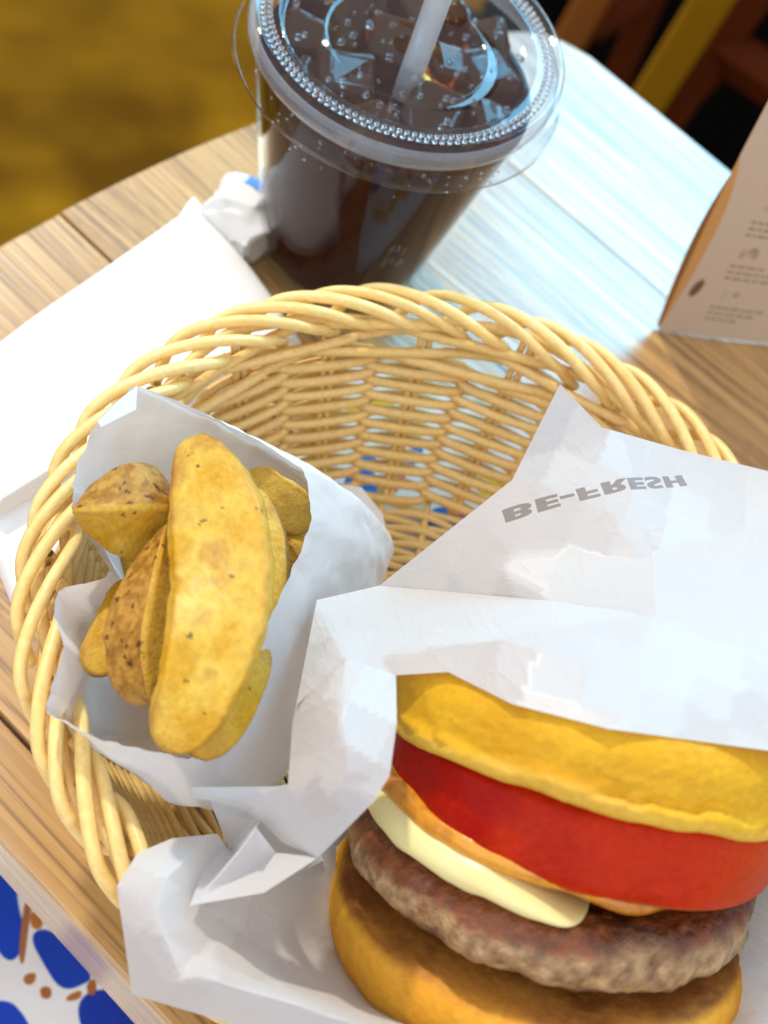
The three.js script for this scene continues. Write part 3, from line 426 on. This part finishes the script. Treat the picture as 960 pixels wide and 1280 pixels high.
{
  const W = thing('burger_wrapper', V3(0.06, 0.004, 0.03), 'white waxed paper wrapper folded around the hamburger, printed on its upper flap', 'paper wrapper');
  // upper flap: from the free corner over the basket down to the crease above the bun
  const f = creased([
    [474, 732, 0.0740], [700, 480, 0.1190], [752, 534, 0.1120], [850, 562, 0.1030], [965, 590, 0.0880], [1060, 610, 0.0760],
    [965, 652, 0.1010], [900, 671, 0.1070], [814, 689, 0.1110], [820, 770, 0.1220], [1060, 650, 0.0900], [600, 700, 0.0970], [640, 600, 0.1070], [700, 752, 0.1080]],
    [[0, 12, 11], [12, 1, 2], [12, 2, 8], [2, 3, 8], [3, 7, 8], [3, 4, 7], [4, 6, 7], [4, 5, 6], [5, 10, 6], [11, 12, 8], [0, 11, 13], [11, 8, 13], [13, 8, 9]], 22, 0.0006, 0, 8);
  const flap = part('upper_flap', f.g, paper, W);
  // front of the flap: the strip facing up and the face that covers the bun
  const s = creased([
    [474, 732, 0.0740], [820, 770, 0.1220], [500, 818, 0.1030], [457, 814, 0.0970], [700, 752, 0.1080],
    [495, 844, 0.1020], [560, 840, 0.1125], [640, 880, 0.1225], [760, 911, 0.1305], [965, 939, 0.1285], [965, 843, 0.1280], [640, 796, 0.1220], [1060, 950, 0.1190], [1060, 890, 0.1160], [965, 735, 0.1130], [814, 689, 0.1110], [900, 671, 0.1070], [965, 652, 0.1010], [1060, 650, 0.0900], [1060, 760, 0.1090], [396, 750, 0.0780], [370, 882, 0.0900], [432, 822, 0.0990]],
    [[0, 4, 2], [0, 2, 3], [4, 11, 2], [4, 1, 11], [2, 11, 6], [2, 6, 5], [11, 7, 6], [11, 1, 8], [11, 8, 7], [1, 10, 8], [8, 10, 9], [10, 13, 9], [13, 12, 9], [15, 14, 1], [1, 14, 10], [15, 16, 14], [16, 17, 14], [17, 18, 14], [18, 19, 14], [14, 19, 10], [19, 13, 10],
      [20, 0, 3], [20, 3, 22], [20, 22, 21], [3, 5, 22], [2, 5, 3]], 14, 0.0005, 4);
  part('front_fold', s.g, paper, W);
  // the crumpled fold at the left of the bun
  const c = creased([
    [443, 832, 0.1010], [495, 844, 0.1020], [496, 905, 0.1070], [487, 970, 0.1060], [466, 1003, 0.1040], [405, 1070, 0.0780], [360, 980, 0.0900], [366, 900, 0.0880], [372, 888, 0.0870], [420, 900, 0.1090], [430, 960, 0.1080],
    [300, 1007, 0.0780], [398, 1072, 0.0840], [350, 1052, 0.0700], [240, 984, 0.0840], [240, 998, 0.0780], [345, 983, 0.0880], [262, 1000, 0.0720], [288, 1066, 0.0620], [330, 1020, 0.0720], [237, 1132, 0.0760], [320, 1034, 0.0870], [345, 1066, 0.0780], [330, 1116, 0.0840], [272, 1043, 0.0700], [295, 1075, 0.0710], [420, 985, 0.1050], [432, 822, 0.1030], [370, 882, 0.0890]],
    [[27, 1, 9], [27, 9, 28], [1, 2, 9], [9, 2, 10], [2, 3, 10], [9, 7, 28], [9, 10, 7], [7, 10, 6], [10, 3, 26], [3, 4, 26], [10, 26, 6], [26, 4, 12], [6, 26, 12], [6, 12, 11], [16, 6, 11], [14, 16, 15], [16, 11, 15], [15, 11, 17], [17, 11, 19], [17, 19, 18], [11, 13, 19], [11, 12, 13],
      [21, 22, 20], [22, 23, 20], [22, 12, 23], [22, 5, 12], [24, 25, 20], [25, 21, 20], [19, 21, 18], [18, 21, 25], [18, 25, 24]], 12, 0.0009, 9);
  part('side_fold', c.g, paper, W);
  // lower panel hanging over the basket rim
  const l = creased([
    [146, 1108, 0.0745], [165, 1243, 0.060], [330, 1292, 0.071], [520, 1350, 0.072], [197, 1152, 0.078], [225, 1220, 0.074], [255, 1222, 0.080], [415, 1267, 0.086], [580, 1318, 0.088],
    [172, 1066, 0.0745], [215, 1048, 0.074], [272, 1042, 0.072], [290, 1070, 0.068], [237, 1132, 0.072], [275, 1165, 0.069], [330, 1116, 0.066], [345, 1160, 0.060], [420, 1060, 0.048], [420, 1180, 0.044], [500, 1268, 0.050], [560, 1330, 0.052], [470, 1000, 0.04], [210, 1095, 0.080], [300, 1215, 0.074], [345, 985, 0.055], [300, 1010, 0.050], [405, 1075, 0.052]],
    [[0, 4, 1], [4, 5, 1], [5, 6, 1], [6, 2, 1], [6, 7, 2], [7, 3, 2], [7, 8, 3], [0, 9, 22], [9, 10, 22], [10, 11, 22], [11, 12, 22], [12, 13, 22], [0, 22, 4], [22, 13, 4], [4, 13, 14], [4, 14, 5], [5, 14, 6], [14, 23, 6], [6, 23, 7], [14, 15, 16], [13, 15, 14], [14, 16, 23], [16, 18, 23], [23, 18, 19], [23, 19, 7], [19, 20, 8], [7, 19, 8], [15, 17, 16], [17, 18, 16], [15, 21, 17], [24, 25, 26], [25, 12, 26], [12, 15, 26]], 12, 0.0008, 14);
  part('lower_panel', l.g, paper, W);
  // paper behind and under the burger
  const u = creased([[470, 1000, 0.034], [420, 1060, 0.036], [430, 1190, 0.030], [520, 1290, 0.034], [900, 1330, 0.075], [1010, 1150, 0.095], [1010, 950, 0.10], [700, 1100, 0.006], [480, 850, 0.05], [950, 1290, 0.076], [1010, 1330, 0.08], [955, 1185, 0.078], [955, 1090, 0.072]],
    [[0, 1, 7], [1, 2, 7], [2, 3, 7], [3, 4, 7], [4, 9, 7], [9, 11, 7], [9, 5, 11], [5, 12, 11], [11, 12, 7], [5, 6, 12], [12, 6, 7], [0, 7, 8], [9, 10, 5], [4, 10, 9]], 12, 0.0009, 19);
  part('inner_panel', u.g, paper, W);
  // the printing, read through the back of the paper
  const cv = document.createElement('canvas'); cv.width = 1024; cv.height = 160; const x = cv.getContext('2d'); x.fillStyle = '#fff'; x.fillRect(0, 0, 1024, 160); x.save(); x.translate(0, 160); x.scale(1, -1); x.fillStyle = x.strokeStyle = '#b4aba6'; x.lineWidth = 4; x.font = '900 150px sans-serif'; x.textBaseline = 'alphabetic';
  const tx = 'BE-FRESH'; let wd = x.measureText(tx).width; x.scale(1000 / wd, 1); x.fillText(tx, 12 * wd / 1000, 136); x.strokeText(tx, 12 * wd / 1000, 136); x.restore();
  const tt = new THREE.CanvasTexture(cv); tt.colorSpace = THREE.SRGBColorSpace;
  const o = f.at(626, 659, 0), eu = f.at(866, 609, 0).sub(o), ev = f.at(621, 637, 0).sub(o), Lu = eu.length(), Lv = ev.length(); eu.normalize(); ev.addScaledVector(eu, -ev.dot(eu)).normalize();
  { const p = flap.geometry.attributes.position, uv = flap.geometry.attributes.uv, w = V3(0, 0, 0); for (let i = 0; i < p.count; i++) { w.fromBufferAttribute(p, i).add(W.position).sub(o); uv.setXY(i, w.dot(eu) / Lu, w.dot(ev) / Lv); } }
  const fm = paper.clone(), fb = crumple.clone(); fb.repeat.set(Lu / 0.07, Lv / 0.07); fm.map = tt; fm.bumpMap = fb; flap.material = fm;
}

// ------------------------------------------------------------------ bag of potato wedges
{
  const rim = [[172, 482, 0.086], [225, 503, 0.084], [275, 526, 0.081], [330, 556, 0.077], [375, 584, 0.072], [386, 615, 0.076], [388, 655, 0.081], [370, 700, 0.086], [345, 755, 0.089], [318, 815, 0.091], [292, 880, 0.090], [262, 937, 0.087], [235, 950, 0.085], [195, 940, 0.083], [130, 925, 0.079], [61, 890, 0.0755], [64, 862, 0.078], [78, 815, 0.080], [80, 799, 0.081], [68, 770, 0.081], [70, 748, 0.081], [80, 735, 0.081], [112, 728, 0.080], [131, 722, 0.078], [137, 710, 0.077], [126, 693, 0.077], [105, 663, 0.080], [91, 637, 0.082], [90, 612, 0.084], [103, 566, 0.086], [122, 527, 0.087], [148, 500, 0.087]];
  const bot = [[420, 640, 0.016], [430, 645, 0.016], [445, 655, 0.018], [470, 668, 0.024], [493, 684, 0.032], [490, 700, 0.034], [480, 722, 0.034], [462, 760, 0.034], [440, 810, 0.034], [415, 860, 0.034], [385, 915, 0.036], [345, 985, 0.040], [300, 985, 0.044], [245, 975, 0.050], [262, 940, 0.022], [262, 905, 0.015], [265, 890, 0.014], [270, 870, 0.013], [275, 855, 0.013], [280, 840, 0.013], [285, 825, 0.013], [290, 810, 0.013], [298, 795, 0.013], [305, 780, 0.013], [312, 765, 0.013], [320, 750, 0.013], [335, 735, 0.013], [350, 715, 0.013], [365, 695, 0.013], [380, 675, 0.014], [395, 660, 0.014], [408, 648, 0.015]];
  const toC = a => new THREE.CatmullRomCurve3(a.map(p => P(...p)), true, 'catmullrom', 0.35);
  const rc = toC(rim), bc = toC(bot), nu = 256, nv = 46;
  const bag = thing('wedge_bag', P(300, 780, 0.012), 'open white paper bag with crimped edges holding fried potato wedges', 'paper bag');
  const cen = P(260, 740, 0.05);
  const at = (u, v) => { const a = rc.getPoint(u), b = bc.getPoint(u), p = a.clone().lerp(b, v); const o = p.clone().sub(cen).setY(0).normalize(); p.addScaledVector(o, 0.007 * Math.sin(v * Math.PI) * 1.0); p.y -= 0.004 * Math.sin(v * Math.PI); const w = sst(0, 0.12, v); p.addScaledVector(o, 0.0011 * fbm(p.x * 90, p.y * 90, p.z * 90, 3) * (0.3 + w) + 0.0010 * (ridge(p.x * 70, p.y * 70 + 4, p.z * 70, 2) - 0.4) * w + 0.0004 * noise(u * 160, 3, 1) * (1 - w)); return p; };
  part('bag_body', sheet(nu, nv, at, { closeU: true, uv: (u, v) => [u * 3, v] }), bagPaper, bag);
  // turned-down flap at the far corner
  const fl = creased([[172, 482, 0.0865], [122, 527, 0.0875], [126, 534, 0.0895], [170, 512, 0.0885], [148, 500, 0.088], [150, 522, 0.0895]], [[0, 4, 3], [4, 5, 3], [4, 1, 5], [1, 2, 5]], 8, 0.0003, 2);
  part('turned_edge', fl.g, bagPaper, bag);
}
{
  const tab = creased([[402, 616, 0.034], [425, 606, 0.036], [452, 609, 0.036], [478, 642, 0.034], [490, 690, 0.030], [440, 660, 0.030]], [[0, 1, 5], [1, 2, 5], [2, 3, 5], [3, 4, 5]], 10, 0.0003, 6);
  part('folded_corner', tab.g, bagPaper, scene.getObjectByName('wedge_bag'));
}
// potato wedges: spine points, width, thickness, and which way the skin side faces
const wedgeMat = fine(fryT, 2, 3.5, 0.00016, { roughness: 0.55, clearcoat: 0.12, clearcoatRoughness: 0.3, specularIntensity: 0.5 });
const SECTIONS = { flat: [[-1, 0.02], [-0.93, 0.26], [0.80, 0.40], [1, 0.12], [0.86, -0.42], [0.35, -0.9], [-0.2, -0.95], [-0.75, -0.6]], ridge: [[-1, -0.05], [-0.22, 0.86], [-0.04, 0.90], [1, 0.0], [0.8, -0.6], [0.2, -0.95], [-0.5, -0.8]], steep: [[-1, 0.1], [0.30, 0.80], [0.46, 0.78], [1, -0.15], [0.7, -0.7], [0, -1], [-0.7, -0.6]] };
function wedge(label, pts, w, th, roll, tone, skin = 0, prof = null, shape = 'flat') {
  const poly = SECTIONS[shape], L = poly.map((p, i) => Math.hypot(p[0] - poly[(i + 1) % poly.length][0], p[1] - poly[(i + 1) % poly.length][1])), tot = L.reduce((a, b) => a + b);
  const walk = u => { let d = ((u % 1) + 1) % 1 * tot, i = 0; while (d > L[i] && i < L.length - 1) d -= L[i++]; return [i, d / L[i]]; };
  const raw = u => { const [i, f] = walk(u), a = poly[i], b = poly[(i + 1) % poly.length]; return [mix(a[0], b[0], f), mix(a[1], b[1], f)]; };
  const sect = u => { const e = 0.006, a = raw(u - e), b = raw(u), c = raw(u + e); return [(a[0] + b[0] + c[0]) / 3, (a[1] + b[1] + c[1]) / 3]; };
  const keen = u => { const [i, f] = walk(u); if (i > 3) return 0; const d = Math.min(f, 1 - f) * L[i]; return Math.exp(-((d / 0.12) ** 2)); };
  const c = new THREE.CatmullRomCurve3(pts.map(p => P(...p)), false, 'centripetal'), view = FW.clone().negate(), off = rnd() * 50;
  const mid = c.getPoint(0.5);
  const g = sheet(120, 190, (u, v) => {
    const t = 0.5 - 0.5 * Math.cos(v * Math.PI), q = c.getPoint(clamp(t)), T = c.getTangent(clamp(t, 0.001, 0.999)), N0 = view.clone().addScaledVector(T, -view.dot(T)).normalize(), B0 = T.clone().cross(N0);
    const ca = Math.cos(roll), sa = Math.sin(roll), N = N0.clone().multiplyScalar(ca).addScaledVector(B0, sa), B = B0.clone().multiplyScalar(ca).addScaledVector(N0, -sa);
    const s = Math.pow(Math.max(0, 1 - Math.pow(Math.abs(2 * t - 1), 4.5)), 0.5), [sx, sy] = sect(u), wv = prof ? prof(t) : 1;
    const p = q.clone().addScaledVector(B, sx * w * s * wv).addScaledVector(N, sy * th * (0.35 + 0.65 * s) * s ** 0.3 * Math.min(1, s * 3));
    const a = Math.atan2(sy, sx);
    const d = 0.00022 * fbm(p.x * 120 + off, p.y * 120, p.z * 120, 4) + 0.0005 * fbm(p.x * 30 + off, p.y * 35, p.z * 35, 2) + 0.00014 * fbm(p.x * 700, p.y * 700, p.z * 700, 3) + 0.0004 * keen(u) * noise(p.x * 300, p.y * 300, p.z * 300);
    const o = B.clone().multiplyScalar(Math.cos(a)).addScaledVector(N, Math.sin(a)); return p.addScaledVector(o, d * s);
  }, { closeU: true, color: (u, v, p) => {
    const n = fbm(p.x * 90 + off, p.y * 90, p.z * 90, 4), f = fbm(p.x * 600, p.y * 600, p.z * 600, 2), face = walk(u)[0], edge = keen(u), tip = sst(0.12, 0, Math.min(v, 1 - v));
    let col = mix3([0.60, 0.31, 0.010], [0.78, 0.53, 0.085], clamp(0.5 + n * 1.4 + f * 0.3)); col = mix3(col, [0.42, 0.155, 0.006], clamp(sst(0.05, 0.40, n + tone) * 0.55 + f * 0.18)); col = mix3(col, [0.30, 0.09, 0.008], clamp(edge * 0.55 * (0.6 + n) + tip * 0.4 + 0.25 * n) * 0.75);
    const back = face >= (shape === 'flat' ? 4 : 3) || (skin === 1 && face === 0) || (skin === 2 && face >= 2) ? 1 : 0; if (back) col = mix3(col, mix3([0.26, 0.10, 0.012], [0.50, 0.25, 0.040], clamp(0.5 + f * 1.6 + n)), 0.85);
    if (fbm(p.x * 520, p.y * 520 + 5, p.z * 520, 2) > (back ? 0.40 : 0.52)) col = mix3(col, [0.06, 0.02, 0.005], 0.8);
    return col.map(q => clamp(q)); } });
  return solo('potato_wedge', g, wedgeMat, V3(mid.x, mid.y - 0.01, mid.z), label, 'potato wedge', 'fried potato wedges in the paper bag');
}
wedge('large golden crescent potato wedge standing on top in the middle of the bag', [[240, 546, 0.094], [268, 640, 0.098], [276, 745, 0.100], [247, 860, 0.099], [207, 940, 0.095]], 0.0115, 0.0090, 0.10, 0.0, 0, t => t < 0.3 ? mix(0.78, 1.0, sst(0, 0.3, t)) : mix(1.0, 0.72, sst(0.45, 0.85, t)));
wedge('narrow browned potato wedge tucked under the lower end of the large crescent', [[318, 800, 0.084], [285, 880, 0.087], [240, 944, 0.086]], 0.0062, 0.007, 0.3, 0.25, 2, null, 'ridge');
wedge('chunky potato wedge with brown skin at the far left of the bag', [[98, 640, 0.080], [150, 640, 0.083], [216, 640, 0.078]], 0.0112, 0.0105, 0.05, -0.10, 1, t => mix(0.55, 1.05, sst(0, 0.7, t)), 'ridge');
wedge('skin-on potato wedge with a pointed upper end left of the large crescent', [[207, 662, 0.085], [188, 740, 0.086], [178, 810, 0.085], [188, 882, 0.082]], 0.0074, 0.0085, -0.1, 0.08, 2, t => mix(0.55, 1.1, sst(0, 0.5, t)), 'ridge');
wedge('small golden potato wedge end nearest the crimped left side of the bag', [[168, 725, 0.070], [142, 790, 0.073], [114, 842, 0.073]], 0.0052, 0.0055, 0.1, 0.1, 0, null, 'flat');
wedge('slim pale potato wedge pressed against the right side of the large crescent', [[316, 612, 0.074], [336, 680, 0.075], [335, 750, 0.075], [318, 815, 0.074]], 0.0046, 0.0075, 0.3, -0.12, 0, null, 'steep');
wedge('flat pale potato wedge lying against the far right wall of the bag', [[305, 598, 0.067], [345, 625, 0.067], [388, 655, 0.064]], 0.0062, 0.0055, 0.1, -0.05, 0, null, 'flat');
wedge('short browned potato wedge deep in the right corner of the bag', [[345, 665, 0.056], [370, 690, 0.057], [380, 722, 0.055]], 0.0070, 0.006, 0.0, 0.2, 0, null, 'ridge');
wedge('golden brown potato wedge lying deep under the others in the bag', [[150, 700, 0.058], [230, 740, 0.060], [320, 760, 0.058]], 0.012, 0.008, 0.0, 0.25);

renderer.render(scene, camera);
